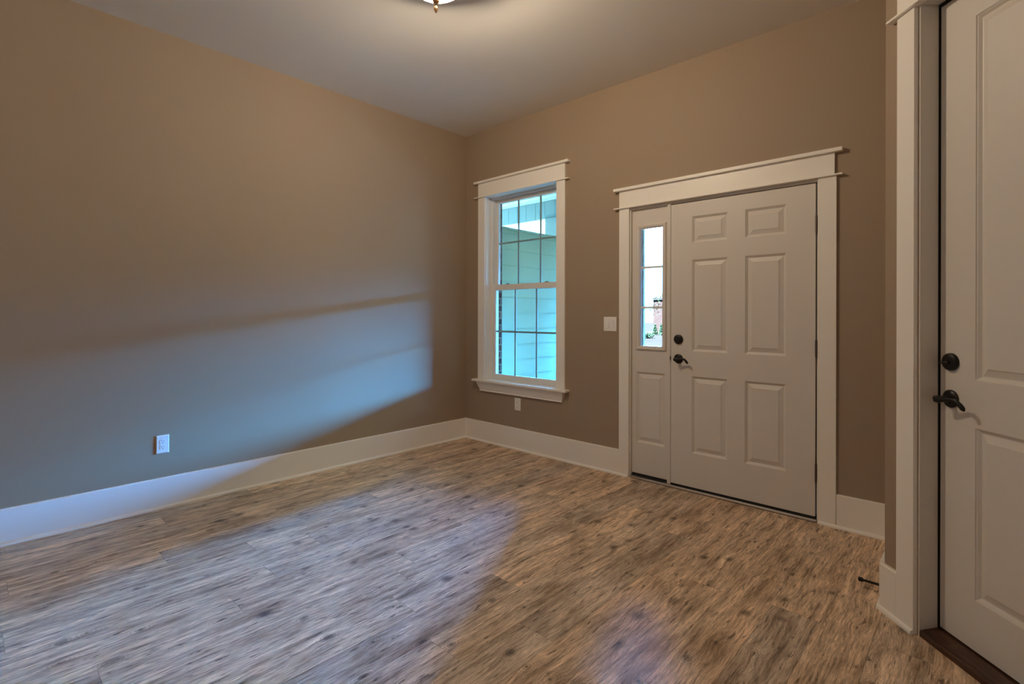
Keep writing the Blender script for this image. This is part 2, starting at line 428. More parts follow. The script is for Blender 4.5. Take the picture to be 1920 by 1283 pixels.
# ------------------------------------------------------------------ baseboards with shoe moulding
BH = 0.196
BB = [(0, 0.0), (-0.018, 0.0), (-0.018, BH - 0.004), (-0.014, BH), (0, BH)]          # (depth, z): depth negative = into the room
SH = [(-0.018, 0.0), (-0.030, 0.0)] + [(-0.018 - 0.012 * math.cos(a), 0.006 + 0.012 * math.sin(a)) for a in (0, PI/8, PI/4, 3*PI/8, PI/2)]
def board(name, x0, x1, place, m0=0, m1=0, shoe=(None, None), sm=(None, None), mat_=None):
    """x runs along the wall, room side is -y in the local frame"""
    r = empty(name, place[0], place[1], kind='structure')
    bm = NB(); prism(bm, BB, 'x', x0, x1, m0, m1); struct('board', bm, TRIM, r)
    bm = NB(); prism(bm, SH, 'x', x0 if shoe[0] is None else shoe[0], x1 if shoe[1] is None else shoe[1], m0 if sm[0] is None else sm[0], m1 if sm[1] is None else sm[1])
    struct('shoe_moulding', bm, TRIM, r, True)
    return r
# back wall (left of the door, right of the door)
board('baseboard_back', 0.0, 1.786, ((0, 0, 0), 0), -1, 0, (None, 1.866), (-1, 0))
board('baseboard_door_side', 3.238, XA, ((0, 0, 0), 0), 0, 1, (3.146, None), (0, 1))
# left wall: local x = -Y direction, local -y = +X  (rotate -90 deg about z gives x->-Y, -y->-X) so use +90 and reverse
board('baseboard_left', YR, 0.0, ((0, 0, 0), PI / 2), 0, 1, (None, None), (0, 1))
# alcove return wall faces -X : local x -> -Y
t8 = math.tan((PI / 2 + TH) / 2)
board('baseboard_alcove', 0.0, -cor.y, ((XA, 0, 0), -PI / 2), -1, -t8, (None, None), (-1, -t8))
board('baseboard_right', UC, 3.151, (OD, TH), t8, 0, (None, 3.238), (t8, 0))
board('baseboard_rear', -XR, 0.0, ((0, YR, 0), PI), 0, 0)

# ------------------------------------------------------------------ craftsman casing head
CT = 0.018
def head(parent, x0, x1, zb, zt, capx=0.045, capd=0.035, capt=0.021, beltx=0.045):
    """frieze board between zb and zt with a thin belt strip under it and a cap on top"""
    bm = NB(); box(bm, x0, x1, -CT, 0, zb, zt, 0.001); obj('header_board', bm, TRIM, parent)
    bm = NB(); box(bm, x0 - beltx, x1 + beltx, -CT - 0.016, 0, zb - 0.009, zb, 0.0015); obj('belt_strip', bm, TRIM, parent)
    bm = NB(); box(bm, x0 - capx, x1 + capx, -CT - 0.022, 0, zt, zt + capt, 0.002); obj('cap_moulding', bm, TRIM, parent)

# ------------------------------------------------------------------ window_1
w1 = empty('window_1', (0.727, 0, 0), 0, kind='structure')
def wx(x): return x - 0.727
for a, b in ((0.193, 0.284), (1.168, 1.259)):
    bm = NB(); box(bm, wx(a), wx(b), -CT, 0, 0.612, 2.393, 0.0015); obj('side_casing', bm, TRIM, w1)
head(w1, wx(0.193), wx(1.259), 2.402, 2.534, 0.044, 0.035, 0.021, 0.044)
# stool, profiled nose; horns beyond the casings
bm = NB(); box(bm, wx(0.148), wx(1.304), -0.062, -0.0002, 0.590, 0.611, 0.004); box(bm, wx(0.286), wx(1.166), -0.0002, 0.075, 0.590, 0.611); obj('stool', bm, TRIM, w1)
# apron: crown shaped, leaning out at the top, mitred returns
bm = NB()
top = [(wx(0.190), -0.046), (wx(1.262), -0.046), (wx(1.262), 0), (wx(0.190), 0)]
bot = [(wx(0.222), -0.016), (wx(1.230), -0.016), (wx(1.230), 0), (wx(0.222), 0)]
A = [bm.verts.new((x, y, 0.5898)) for x, y in top]; B = [bm.verts.new((x, y, 0.507)) for x, y in bot]
D_ = [bm.verts.new((x, y, 0.498)) for x, y in [(wx(0.222), -0.020), (wx(1.230), -0.020), (wx(1.230), 0), (wx(0.222), 0)]]
for P_, Q_ in ((A, B), (B, D_)):
    for i in range(4): bm.faces.new((P_[i], P_[(i + 1) % 4], Q_[(i + 1) % 4], Q_[i]))
bm.faces.new(A); bm.faces.new(D_[::-1]); obj('apron', bm, TRIM, w1)
# jamb lining of the opening
bm = NB()
box(bm, wx(0.279), wx(0.289), 0, 0.075, 0.6115, 2.402); box(bm, wx(1.163), wx(1.173), 0, 0.075, 0.6115, 2.402)
box(bm, wx(0.289), wx(1.163), 0, 0.075, 2.392, 2.402); obj('jamb_lining', bm, TRIM, w1)
# vinyl frame with two tracks
bm = NB()
for a, b in ((0.281, 0.311), (1.143, 1.173)):
    box(bm, wx(a), wx(b), 0.075, 0.155, 0.585, 2.400, 0.001)
    s_ = 1 if a < 0.7 else -1; x_ = b if a < 0.7 else a
    box(bm, min(wx(x_), wx(x_ + 0.006 * s_)), max(wx(x_), wx(x_ + 0.006 * s_)), 0.109, 0.114, 0.612, 2.375)
box(bm, wx(0.311), wx(1.143), 0.075, 0.155, 2.375, 2.400, 0.001); box(bm, wx(0.311), wx(1.143), 0.075, 0.155, 0.585, 0.612, 0.001)
obj('window_frame', bm, VINYL, w1)
def sash(name, y0, y1, zb, zt, gx0, gx1, gz0, gz1, mx_, mz_, parent):
    """one sash: rails, stiles, glass and the grille between its panes"""
    bm = NB(); x0, x1 = 0.3125, 1.1415
    for a, b, c, d in ((x0, gx0, zb, zt), (gx1, x1, zb, zt), (gx0, gx1, zb, gz0), (gx0, gx1, gz1, zt)):
        box(bm, wx(a), wx(b), y0, y1, c, d, 0.0012)
    s = obj(name, bm, VINYL, parent)
    ym = (y0 + y1) / 2
    bm = NB(); box(bm, wx(gx0), wx(gx1), ym - 0.009, ym - 0.006, gz0, gz1); obj('pane', bm, GLASS, s)
    bm = NB()
    for m_ in mx_: box(bm, wx(m_ - 0.0085), wx(m_ + 0.0085), ym - 0.002, ym + 0.004, gz0, gz1)
    pv = [gx0] + [q for m_ in mx_ for q in (m_ - 0.0085, m_ + 0.0085)] + [gx1]
    for a, b in zip(pv[::2], pv[1::2]): box(bm, wx(a), wx(b), ym - 0.002, ym + 0.004, mz_ - 0.0085, mz_ + 0.0085)
    obj('grille', bm, GRILLE, s)
    return s
lo = sash('lower_sash', 0.077, 0.107, 0.6125, 1.537, 0.350, 1.098, 0.664, 1.484, (0.595, 0.860), 1.080, w1)
hi = sash('upper_sash', 0.116, 0.146, 1.484, 2.3745, 0.343, 1.100, 1.540, 2.340, (0.600, 0.874), 1.945, w1)
for lx_ in (0.50, 0.98):
    bm = NB(); box(bm, wx(lx_ - 0.026), wx(lx_ + 0.026), 0.082, 0.104, 1.537, 1.5405, 0.001)
    box(bm, wx(lx_ - 0.015), wx(lx_ + 0.012), 0.086, 0.102, 1.5405, 1.548, 0.003); obj('sash_lock', bm, HINGE, lo)

# ------------------------------------------------------------------ raised panel doors
RING = [(0.0, 0.0), (0.0018, 0.0032), (0.0050, 0.0045), (0.0130, 0.0125), (0.0165, 0.0132), (0.0420, 0.0040), (0.0435, 0.0015)]
def panel_face(bm, x0, x1, z0, z1, panels, y=0.0, hole=()):
    """front face at y with sunk, raised-and-fielded panels; panels = (x0, x1, z0, z1)"""
    xs = sorted({x0, x1, *[p[0] for p in panels], *[p[1] for p in panels], *[p[0] for p in hole], *[p[1] for p in hole]})
    zs = sorted({z0, z1, *[p[2] for p in panels], *[p[3] for p in panels], *[p[2] for p in hole], *[p[3] for p in hole]})
    cache = {}
    def V(x, yy, z):
        k = (round(x, 5), round(yy, 5), round(z, 5))
        if k not in cache: cache[k] = bm.verts.new((x, yy, z))
        return cache[k]
    def inside(x, z, ps): return any(p[0] < x < p[1] and p[2] < z < p[3] for p in ps)
    for a, b in zip(xs, xs[1:]):
        for c, d in zip(zs, zs[1:]):
            if inside((a + b) / 2, (c + d) / 2, list(panels) + list(hole)): continue
            bm.faces.new((V(a, y, c), V(b, y, c), V(b, y, d), V(a, y, d)))
    for p in panels:
        prev = None
        for i, dpt_ in RING:
            r = [bm.verts.new(q) for q in ((p[0] + i, y + dpt_, p[2] + i), (p[1] - i, y + dpt_, p[2] + i), (p[1] - i, y + dpt_, p[3] - i), (p[0] + i, y + dpt_, p[3] - i))]
            if prev:
                for k in range(4): bm.faces.new((prev[k], prev[(k + 1) % 4], r[(k + 1) % 4], r[k]))
            prev = r
        bm.faces.new(prev)
    bmesh.ops.remove_doubles(bm, verts=bm.verts[:], dist=1e-5)

def slab(name, x0, x1, z0, z1, panels, depth, mat_, parent, y=0.0, hole=()):
    bm = NB()
    panel_face(bm, x0, x1, z0, z1, panels, y, hole)
    # edges and back
    def q(*v): bm.faces.new([bm.verts.new(p) for p in v])
    yb = y + depth
    q((x0, y, z0), (x0, yb, z0), (x0, yb, z1), (x0, y, z1)); q((x1, y, z0), (x1, y, z1), (x1, yb, z1), (x1, yb, z0))
    q((x0, y, z1), (x0, yb, z1), (x1, yb, z1), (x1, y, z1)); q((x0, y, z0), (x1, y, z0), (x1, yb, z0), (x0, yb, z0))
    if not hole: q((x0, yb, z0), (x1, yb, z0), (x1, yb, z1), (x0, yb, z1))
    else:
        h = hole[0]
        for a, b, c, d in ((x0, h[0], z0, z1), (h[1], x1, z0, z1), (h[0], h[1], z0, h[2]), (h[0], h[1], h[3], z1)):
            q((a, yb, c), (b, yb, c), (b, yb, d), (a, yb, d))
        q((h[0], y, h[2]), (h[0], y, h[3]), (h[0], yb, h[3]), (h[0], yb, h[2])); q((h[1], y, h[2]), (h[1], yb, h[2]), (h[1], yb, h[3]), (h[1], y, h[3]))
        q((h[0], y, h[2]), (h[0], yb, h[2]), (h[1], yb, h[2]), (h[1], y, h[2])); q((h[0], y, h[3]), (h[1], y, h[3]), (h[1], yb, h[3]), (h[0], yb, h[3]))
    return obj(name, bm, mat_, parent)

def lever_set(parent, x, z, y0, L=0.100):
    """round rose and wave lever pointing to +x; y0 is the door face, room side is -y"""
    bm = NB(); lathe(bm, [(0.0335, -0.0002), (0.0335, -0.005), (0.030, -0.009), (0.022, -0.011), (0.014, -0.013), (0.0115, -0.020), (0.0115, -0.046), (0.013, -0.050), (0.012, -0.062), (0.006, -0.066)], (x, y0, z), 'y', 36)
    h = obj('door_handle', bm, BRONZE, parent, True)
    bm = NB(); pts, rad = [], []
    for k in range(25):
        s_ = k / 24
        zz = -0.005 + 0.0095 * math.sin((s_ - 0.18) * PI * 1.15) if s_ > 0.18 else -0.005 - 0.001 * (0.18 - s_)
        if s_ > 0.70: zz -= 0.20 * (s_ - 0.70) ** 1.7
        pts.append((x - 0.012 + L * s_, y0 - 0.057 + 0.015 * s_ ** 2, z + zz))
        r_ = 0.0082 if s_ < 0.25 else 0.0082 - 0.0030 * math.sin(min(1, (s_ - 0.25) / 0.5) * PI / 2) if s_ < 0.6 else 0.0052 + 0.0030 * (s_ - 0.6) / 0.4
        if s_ < 0.05: r_ *= 0.5 + 10 * s_
        if s_ > 0.93: r_ *= max(0.25, math.sqrt(max(0.0, 1 - ((s_ - 0.93) / 0.075) ** 2)))
        rad.append(r_)
    tube(bm, pts, rad, 16, 1.15)
    obj('lever', bm, BRONZE, h, True)
    return h

def deadbolt(parent, x, z, y0, turn=True, r=0.0325):
    bm = NB(); lathe(bm, [(r, -0.0002), (r, -0.006), (r * 0.93, -0.012), (r * 0.72, -0.016), (r * 0.35, -0.017)], (x, y0, z), 'y', 36)
    d = obj('deadbolt', bm, BRONZE, parent, True)
    if turn:
        bm = NB(); tube(bm, [(x + 0.010, y0 - 0.020, z - 0.002), (x, y0 - 0.021, z - 0.001), (x - 0.010, y0 - 0.026, z - 0.002), (x - 0.020, y0 - 0.029, z - 0.003)], [0.006, 0.0058, 0.0045, 0.003], 10)
        lathe(bm, [(0.0065, -0.016), (0.0065, -0.024)], (x, y0, z), 'y', 16)
        obj('thumb_turn', bm, BRONZE, d, True)
    return d

def hinge(parent, x, z0, z1, y=-0.006):
    bm = NB(); n = 5; hh = (z1 - z0) / n
    for k in range(n):
        lathe(bm, [(0.0062, z0 + k * hh + 0.0006), (0.0062, z0 + (k + 1) * hh - 0.0006)], (x, y, 0), 'z', 16)
    lathe(bm, [(0.0035, z0 - 0.004), (0.0045, z0 - 0.001), (0.0045, z1 + 0.001), (0.0035, z1 + 0.004)], (x, y, 0), 'z', 12)
    box(bm, x - 0.0012, x + 0.0012, y, 0.030, z0, z1)
    return obj('hinge', bm, HINGE, parent, True)

# ------------------------------------------------------------------ door_1 : front door with sidelight
d1 = empty('door_1', (2.5, 0, 0), 0, kind='structure')
def dx(x): return x - 2.5
# casing
for a, b in ((1.786, 1.872), (3.140, 3.236)):
    bm = NB(); box(bm, dx(a), dx(b), -CT, 0, 0.0, 2.064, 0.0015); obj('side_casing', bm, TRIM, d1)
head(d1, dx(1.786), dx(3.226), 2.073, 2.201, 0.042, 0.035, 0.022, 0.042)
# jamb
bm = NB()
box(bm, dx(1.862), dx(1.880), 0.0, 0.12, 0.0, 2.064); box(bm, dx(3.134), dx(3.150), 0.0, 0.12, 0.0, 2.064)
box(bm, dx(1.880), dx(3.134), 0.0, 0.12, 2.048, 2.064)

obj('jamb', bm, DOOR, d1)
bm = NB(); box(bm, dx(3.118), dx(3.1338), 0.047, 0.118, 0.061, 2.030); box(bm, dx(2.200), dx(3.118), 0.047, 0.12, 2.030, 2.048)
obj('door_stop_moulding', bm, BLACK, d1)
# sidelight slab set back between the jamb and the mullion
HOLE = (1.944, 2.134, 1.006, 1.900)
sl = slab('sidelight', dx(1.880), dx(2.176), 0.046, 2.026, [(dx(1.917), dx(2.149), 0.272, 0.811)], 0.044, DOOR, d1, 0.022, [(dx(HOLE[0]), dx(HOLE[1]), HOLE[2], HOLE[3])])
bm = NB()
def ring_frame(bm, x0, x1, z0, z1, prof):
    """mitred moulding round a rectangle; prof = list of (outward offset, y)"""
    loops = []
    for o, y in prof:
        loops.append([bm.verts.new(q) for q in ((x0 - o, y, z0 - o), (x1 + o, y, z0 - o), (x1 + o, y, z1 + o), (x0 - o, y, z1 + o))])
    n = len(loops)
    for i in range(n):
        a, b = loops[i], loops[(i + 1) % n]
        for k in range(4): bm.faces.new((a[k], a[(k + 1) % 4], b[(k + 1) % 4], b[k]))
ring_frame(bm, dx(HOLE[0]) + 0.006, dx(HOLE[1]) - 0.006, HOLE[2] + 0.006, HOLE[3] - 0.006, [(0, 0.030), (0.0, 0.020), (0.012, 0.010), (0.026, 0.008), (0.031, 0.012), (0.033, 0.0218), (0.006, 0.0218), (0.006, 0.030)])
obj('lite_frame', bm, DOOR, sl)
bm = NB(); box(bm, dx(HOLE[0]), dx(HOLE[1]), 0.034, 0.040, HOLE[2], HOLE[3]); obj('pane', bm, SIDEGLASS, sl)
for z_ in (1.300, 1.603):
    bm = NB(); box(bm, dx(HOLE[0]), dx(HOLE[1]), 0.022, 0.0335, z_ - 0.008, z_ + 0.008, 0.003); obj('glazing_bar', bm, VINYL, sl)
# head piece above the sidelight and mullion
bm = NB(); box(bm, dx(1.880), dx(2.176), 0.022, 0.12, 2.026, 2.048); box(bm, dx(1.880), dx(2.176), 0.022, 0.12, 0.036, 0.0455); obj('filler', bm, DOOR, d1)
bm = NB(); box(bm, dx(2.176), dx(2.2015), 0.0, 0.12, 0.0157, 2.048, 0.0012)
obj('mullion', bm, DOOR, d1)
bm = NB(); box(bm, dx(2.182), dx(2.2017), -0.0008, 0.0005, 0.90, 0.963); obj('strike_plate', bm, DOOR, d1)
# slab
P6 = [(2.361, 2.606, 1.753, 1.938), (2.719, 2.964, 1.753, 1.938), (2.361, 2.606, 0.989, 1.634), (2.719, 2.964, 0.989, 1.634), (2.361, 2.606, 0.271, 0.813), (2.719, 2.964, 0.271, 0.813)]
s1 = slab('door_slab', dx(2.2045), dx(3.1245), 0.032, 2.040, [(dx(a), dx(b), c, d) for a, b, c, d in P6], 0.044, DOOR, d1, 0.001)
deadbolt(s1, dx(2.263), 1.070, 0.001, False, 0.034)
hd = lever_set(s1, dx(2.263), 0.931, 0.001, 0.098)
bm = NB(); box(bm, dx(2.2038), dx(2.2043), -0.004, 0.020, 0.906, 0.955); box(bm, dx(2.1995), dx(2.2065), -0.006, -0.001, 0.920, 0.942, 0.001); obj('latch', bm, BRONZE, s1)
for z0, z1 in ((1.737, 1.846), (0.990, 1.095), (0.240, 0.350)): hinge(d1, dx(3.1305), z0, z1)
# sweep, aluminium threshold
bm = NB(); box(bm, dx(2.2045), dx(3.1245), 0.004, 0.040, 0.0157, 0.0315); box(bm, dx(1.8803), dx(2.1757), 0.026, 0.110, 0.0157, 0.0355); box(bm, dx(2.2018), dx(3.1337), 0.060, 0.118, 0.0157, 0.060); obj('door_sweep', bm, BLACK, d1)
bm = NB(); prism(bm, [(-0.016, 0.004), (-0.016, 0.010), (-0.006, 0.0155), (0.12, 0.0155), (0.12, 0.004)], 'x', dx(1.8805), dx(3.1335)); obj('threshold', bm, ALU, d1)
bm = NB(); box(bm, dx(1.8805), dx(3.1335), -0.014, 0.12, 0.0, 0.0038); obj('threshold_gasket', bm, BLACK, d1)

# ------------------------------------------------------------------ door_2 : tall door in the slanted wall
d2 = empty('door_2', dpt(3.7, 0), TH, kind='structure')
def du(u): return u - 3.7
bm = NB(); box(bm, du(3.151), du(3.238), -CT, 0, 0.0, 2.449, 0.0015); obj('side_casing', bm, TRIM, d2)
bm = NB(); box(bm, du(4.182), du(4.269), -CT, 0, 0.0, 2.449, 0.0015); obj('side_casing', bm, TRIM, d2)
head(d2, du(3.151), du(4.269), 2.458, 2.590, 0.040, 0.035, 0.022, 0.040)
bm = NB()
box(bm, du(3.240), du(3.2475), 0.0, 0.005, 0.0, 2.450); box(bm, du(3.240), du(3.2465), 0.0055, 0.072, 0.006, 2.450); box(bm, du(4.173), du(4.180), 0.0, 0.12, 0.0, 2.450); box(bm, du(3.2475), du(4.173), 0.0, 0.12, 2.450, 2.458)
obj('jamb', bm, DOOR, d2)
bm = NB(); box(bm, du(3.240), du(3.2478), 0.072, 0.12, 0.006, 2.450); box(bm, du(3.2478), du(4.173), 0.072, 0.12, 2.441, 2.450); obj('weatherstrip', bm, BLACK, d2)
P4 = [(3.397, 3.640, 1.010, 2.322), (3.780, 4.023, 1.010, 2.322), (3.397, 3.640, 0.222, 0.840), (3.780, 4.023, 0.222, 0.840)]
s2 = slab('door_slab', du(3.2515), du(4.170), 0.040, 2.438, [(du(3.397), du(4.025), 1.012, 2.322), (du(3.397), du(4.025), 0.222, 0.840)], 0.044, DOOR, d2, 0.078)
deadbolt(s2, du(3.300), 1.069, 0.078, True, 0.0335)
lever_set(s2, du(3.299), 0.930, 0.078, 0.112)
bm = NB(); box(bm, du(3.2498), du(3.2512), 0.080, 0.112, 0.905, 0.955); obj('latch', bm, BRONZE, s2)
# stained wood threshold
bm = NB(); prism(bm, [(0.000, 0.0), (0.000, 0.019), (0.003, 0.0235), (0.009, 0.0245), (0.0105, 0.0215), (0.0135, 0.0215), (0.016, 0.0255), (0.070, 0.0335), (0.12, 0.0335), (0.12, 0.0)], 'x', du(3.2479), du(4.172))
obj('threshold', bm, SILLWOOD, d2)
random.seed(3); bm = NB()
for row_u in (3.349, 3.361):
    for k in range(10):
        if random.random() < 0.15: continue
        n_ = 0.028 + k * 0.0040; zt_ = 0.0255 + (n_ - 0.016) / 0.054 * 0.008
        box(bm, du(row_u), du(row_u + random.choice((0.003, 0.0055, 0.0045))), n_, n_ + random.choice((0.0012, 0.0022)), zt_ - 0.0002, zt_ + 0.0003)
obj('stamped_marks', bm, GILT, d2)
bm = NB(); box(bm, du(3.2515), du(4.170), 0.082, 0.118, 0.0338, 0.0397); obj('door_sweep', bm, BLACK, d2)

# ------------------------------------------------------------------ window_fill (unseen, added beside the camera for blue fill light)
w2 = empty('window_fill', (XR, (WR[0] + WR[1]) / 2, 0), -PI / 2, kind='structure')
hw = (WR[1] - WR[0]) / 2
bm = NB()
for a, b, c, d in ((-hw, -hw + 0.05, WR[2], WR[3]), (hw - 0.05, hw, WR[2], WR[3]), (-hw + 0.05, hw - 0.05, WR[2], WR[2] + 0.05), (-hw + 0.05, hw - 0.05, WR[3] - 0.05, WR[3]), (-hw + 0.05, hw - 0.05, 1.02, 1.06)):
    box(bm, a, b, 0.05, 0.12, c, d)
obj('window_frame', bm, VINYL, w2)
bm = NB(); box(bm, -hw + 0.05, hw - 0.05, 0.08, 0.084, WR[2] + 0.05, 1.02); box(bm, -hw + 0.05, hw - 0.05, 0.08, 0.084, 1.06, WR[3] - 0.05); obj('pane', bm, GLASS, w2)
bm = NB()
box(bm, -hw - 0.09, -hw, -CT, 0, WR[2], WR[3]); box(bm, hw, hw + 0.09, -CT, 0, WR[2], WR[3]); box(bm, -hw - 0.09, hw + 0.09, -CT, 0, WR[3], WR[3] + 0.13); box(bm, -hw - 0.13, hw + 0.13, -0.05, 0, WR[2] - 0.02, WR[2])
obj('casing', bm, TRIM, w2)

# ------------------------------------------------------------------ ceiling light
LX, LY = 1.82, -1.855
lamp = empty('ceiling_light', (LX, LY, H), 0, label='semi-flush ceiling lamp with glowing glass bowl and small brass finial under the ceiling', cat='ceiling light')
zc = -0.19                                            # lowest point of the bowl, from the ceiling
bm = NB(); prof = []
R_ = 0.194
for k in range(0, 13):
    a = math.radians(4 + k * 4.54)
    prof.append((R_ * math.sin(a), zc + R_ * (1 - math.cos(a))))
prof += [(r - 0.004, h + 0.001) for r, h in reversed(prof[1:])] + [(prof[0][0], prof[0][1] + 0.004)]
lathe(bm, prof, (0, 0, 0), 'z', 56, cap=False); obj('lamp_bowl', bm, BOWL, lamp, True)
bm = NB(); lathe(bm, [(0.125, -0.0003), (0.130, -0.012), (0.126, -0.030), (0.110, -0.033), (0.008, -0.034), (0.006, -0.030), (0.006, zc + 0.004)], (0, 0, 0), 'z', 40); obj('canopy', bm, BRASS, lamp, True)
bm = NB(); lathe(bm, [(0.156, -0.022), (0.166, -0.022), (0.170, -0.060), (0.168, -0.090), (0.174, -0.095), (0.166, -0.099), (0.163, -0.090), (0.164, -0.060), (0.156, -0.027)], (0, 0, 0), 'z', 56, cap=False)  # opaque rim band, out of view, added to keep bulb light off the ceiling
lathe(bm, [(0.100, -0.024), (0.158, -0.024), (0.158, -0.027), (0.100, -0.027)], (0, 0, 0), 'z', 56, cap=False); obj('lamp_shade_band', bm, BRASS, lamp, True)
bm = NB(); lathe(bm, [(0.006, zc + 0.004), (0.017, zc + 0.0005), (0.019, zc - 0.004), (0.013, zc - 0.010), (0.0175, zc - 0.014), (0.0185, zc - 0.020), (0.016, zc - 0.027), (0.007, zc - 0.032), (0.0045, zc - 0.036), (0.007, zc - 0.041), (0.0045, zc - 0.045), (0.0082, zc - 0.050), (0.0098, zc - 0.058), (0.009, zc - 0.066), (0.005, zc - 0.077), (0.001, zc - 0.083)], (0, 0, 0), 'z', 32)
obj('finial', bm, BRASS, lamp, True)
LAMP_W = 190.0
for k, (ox, oy) in enumerate(((0.055, 0.02), (-0.045, 0.04))):
    bm = NB(); lathe(bm, [(0.004, zc + 0.115), (0.012, zc + 0.112), (0.013, zc + 0.095), (0.008, zc + 0.09)], (ox, oy, 0), 'z', 20); obj('lamp_socket', bm, BRASS, lamp, True)
    L = bpy.data.lights.new('bulb', 'POINT'); L.energy = LAMP_W / 2; L.color = (1.0, 0.85, 0.69); L.shadow_soft_size = 0.02
    lo_ = bpy.data.objects.new('bulb', L); C.objects.link(lo_); lo_.parent = lamp; lo_.location = (ox, oy, zc + 0.062)

# unseen lamp added behind the camera as warm fill
hl = empty('fill_light', (2.55, -5.2, H), 0, label='round frosted ceiling lamp added unseen behind the viewpoint as warm fill', cat='ceiling light')
bm = NB(); lathe(bm, [(0.120, -0.0003), (0.125, -0.020), (0.118, -0.026), (0.02, -0.027)], (0, 0, 0), 'z', 40); obj('canopy', bm, BRASS, hl, True)
bm = NB(); lathe(bm, [(0.116, -0.028), (0.125, -0.060), (0.105, -0.095), (0.060, -0.115), (0.004, -0.122)], (0, 0, 0), 'z', 40, cap=False); obj('lamp_bowl', bm, BOWL, hl, True)
L = bpy.data.lights.new('fill_bulb', 'POINT'); L.energy = 45.0; L.color = (1.0, 0.90, 0.76); L.shadow_soft_size = 0.045
lo_ = bpy.data.objects.new('fill_bulb', L); C.objects.link(lo_); lo_.parent = hl; lo_.location = (0, 0, -0.070)

# ------------------------------------------------------------------ outlets and switch
def plate_bm(w, h, t=0.006):
    bm = NB(); b = 0.004
    o = [(-w/2, 0), (w/2, 0)]
    A = [bm.verts.new(p) for p in ((-w/2, 0, -h/2), (w/2, 0, -h/2), (w/2, 0, h/2), (-w/2, 0, h/2))]
    B = [bm.verts.new(p) for p in ((-w/2, -t*0.55, -h/2), (w/2, -t*0.55, -h/2), (w/2, -t*0.55, h/2), (-w/2, -t*0.55, h/2))]
    D = [bm.verts.new(p) for p in ((-w/2+b, -t, -h/2+b), (w/2-b, -t, -h/2+b), (w/2-b, -t, h/2-b), (-w/2+b, -t, h/2-b))]
    for P_, Q_ in ((A, B), (B, D)):
        for i in range(4): bm.faces.new((P_[i], P_[(i+1) % 4], Q_[(i+1) % 4], Q_[i]))
    bm.faces.new(D); bm.faces.new(A[::-1])
    return bm
def outlet(loc, rz, label):
    r = empty('electrical_outlet', loc, rz, label=label, cat='outlet', group='wall outlets above the baseboards')
    obj('cover_plate', plate_bm(0.071, 0.115), PLASTIC, r)
    for s_ in (1, -1):
        bm = NB(); zc_ = 0.0195 * s_
        ring = []
        for k in range(28):
            a = 2 * PI * k / 28; x = 0.0172 * math.cos(a); z = 0.0172 * math.sin(a); z = max(-0.0142, min(0.0142, z))
            ring.append((x, zc_ + z))
        A = [bm.verts.new((x, -0.006, z)) for x, z in ring]; B = [bm.verts.new((x * 0.96, -0.0078, zc_ + (z - zc_) * 0.96)) for x, z in ring]
        for i in range(28): bm.faces.new((A[i], A[(i + 1) % 28], B[(i + 1) % 28], B[i]))
        bm.faces.new(B)
        rc = obj('receptacle', bm, PLASTIC, r)
        bm = NB()
        box(bm, -0.0075, -0.0052, -0.0082, -0.0079, zc_ + 0.000, zc_ + 0.0085); box(bm, 0.0052, 0.0072, -0.0082, -0.0079, zc_ + 0.001, zc_ + 0.008)
        lathe(bm, [(0.0026, -0.0079), (0.0026, -0.0082)], (0, 0, zc_ - 0.0070), 'y', 14)
        obj('slots', bm, SLOT, rc)
    bm = NB(); lathe(bm, [(0.003, -0.0061), (0.003, -0.0068)], (0, 0, 0), 'y', 14); obj('screw', bm, PLASTIC, r)
    return r
outlet((0.0002, -2.613, 0.408), PI / 2, 'white duplex outlet on the long bluish-lit wall opposite the tall door')
outlet((0.712, -0.0002, 0.416), 0, 'white duplex outlet on the wall directly under the window apron')

sw = empty('light_switch', (1.697, -0.0002, 1.171), 0, label='white double rocker light switch on the wall between window and front door', cat='light switch')
obj('cover_plate', plate_bm(0.116, 0.114), PLASTIC, sw)
for k, tilt in ((-1, 1), (1, -1)):
    x_ = 0.023 * k
    bm = NB(); box(bm, x_ - 0.0165, x_ + 0.0165, -0.0068, -0.0061, -0.0335, 0.0335); fr_ = obj('rocker_frame', bm, PLASTIC, sw)
    bm = NB(); a, b = (0.0135, 0.0075) if tilt > 0 else (0.0075, 0.0135)
    zb_, zt_ = -0.031, 0.031; hw_ = 0.0148
    vs = [bm.verts.new(p) for p in ((x_ - hw_, -0.0069, zb_), (x_ + hw_, -0.0069, zb_), (x_ + hw_, -0.0069, zt_), (x_ - hw_, -0.0069, zt_), (x_ - hw_, -a, zb_), (x_ + hw_, -a, zb_), (x_ + hw_, -b, zt_), (x_ - hw_, -b, zt_))]
    for q in ((0, 1, 2, 3), (4, 5, 6, 7), (0, 1, 5, 4), (1, 2, 6, 5), (2, 3, 7, 6), (3, 0, 4, 7)): bm.faces.new([vs[i] for i in q])
    obj('rocker', bm, PLASTIC, sw)

# ------------------------------------------------------------------ door stop on the alcove baseboard
ds = empty('door_stop', (XA - 0.018, -0.700, 0.038), 0, label='black rod door stop screwed to the baseboard near the floor behind the slanted wall corner', cat='door stop')
bm = NB(); lathe(bm, [(0.013, -0.0002), (0.013, -0.003), (0.008, -0.006), (0.0060, -0.012), (0.0052, -0.078)], (0, 0, 0), 'x', 18); obj('rod', bm, BRONZE, ds, True)
bm = NB(); lathe(bm, [(0.0060, -0.076), (0.0095, -0.081), (0.0100, -0.092), (0.007, -0.096)], (0, 0, 0), 'x', 18); obj('rubber_tip', bm, BLACK, ds, True)

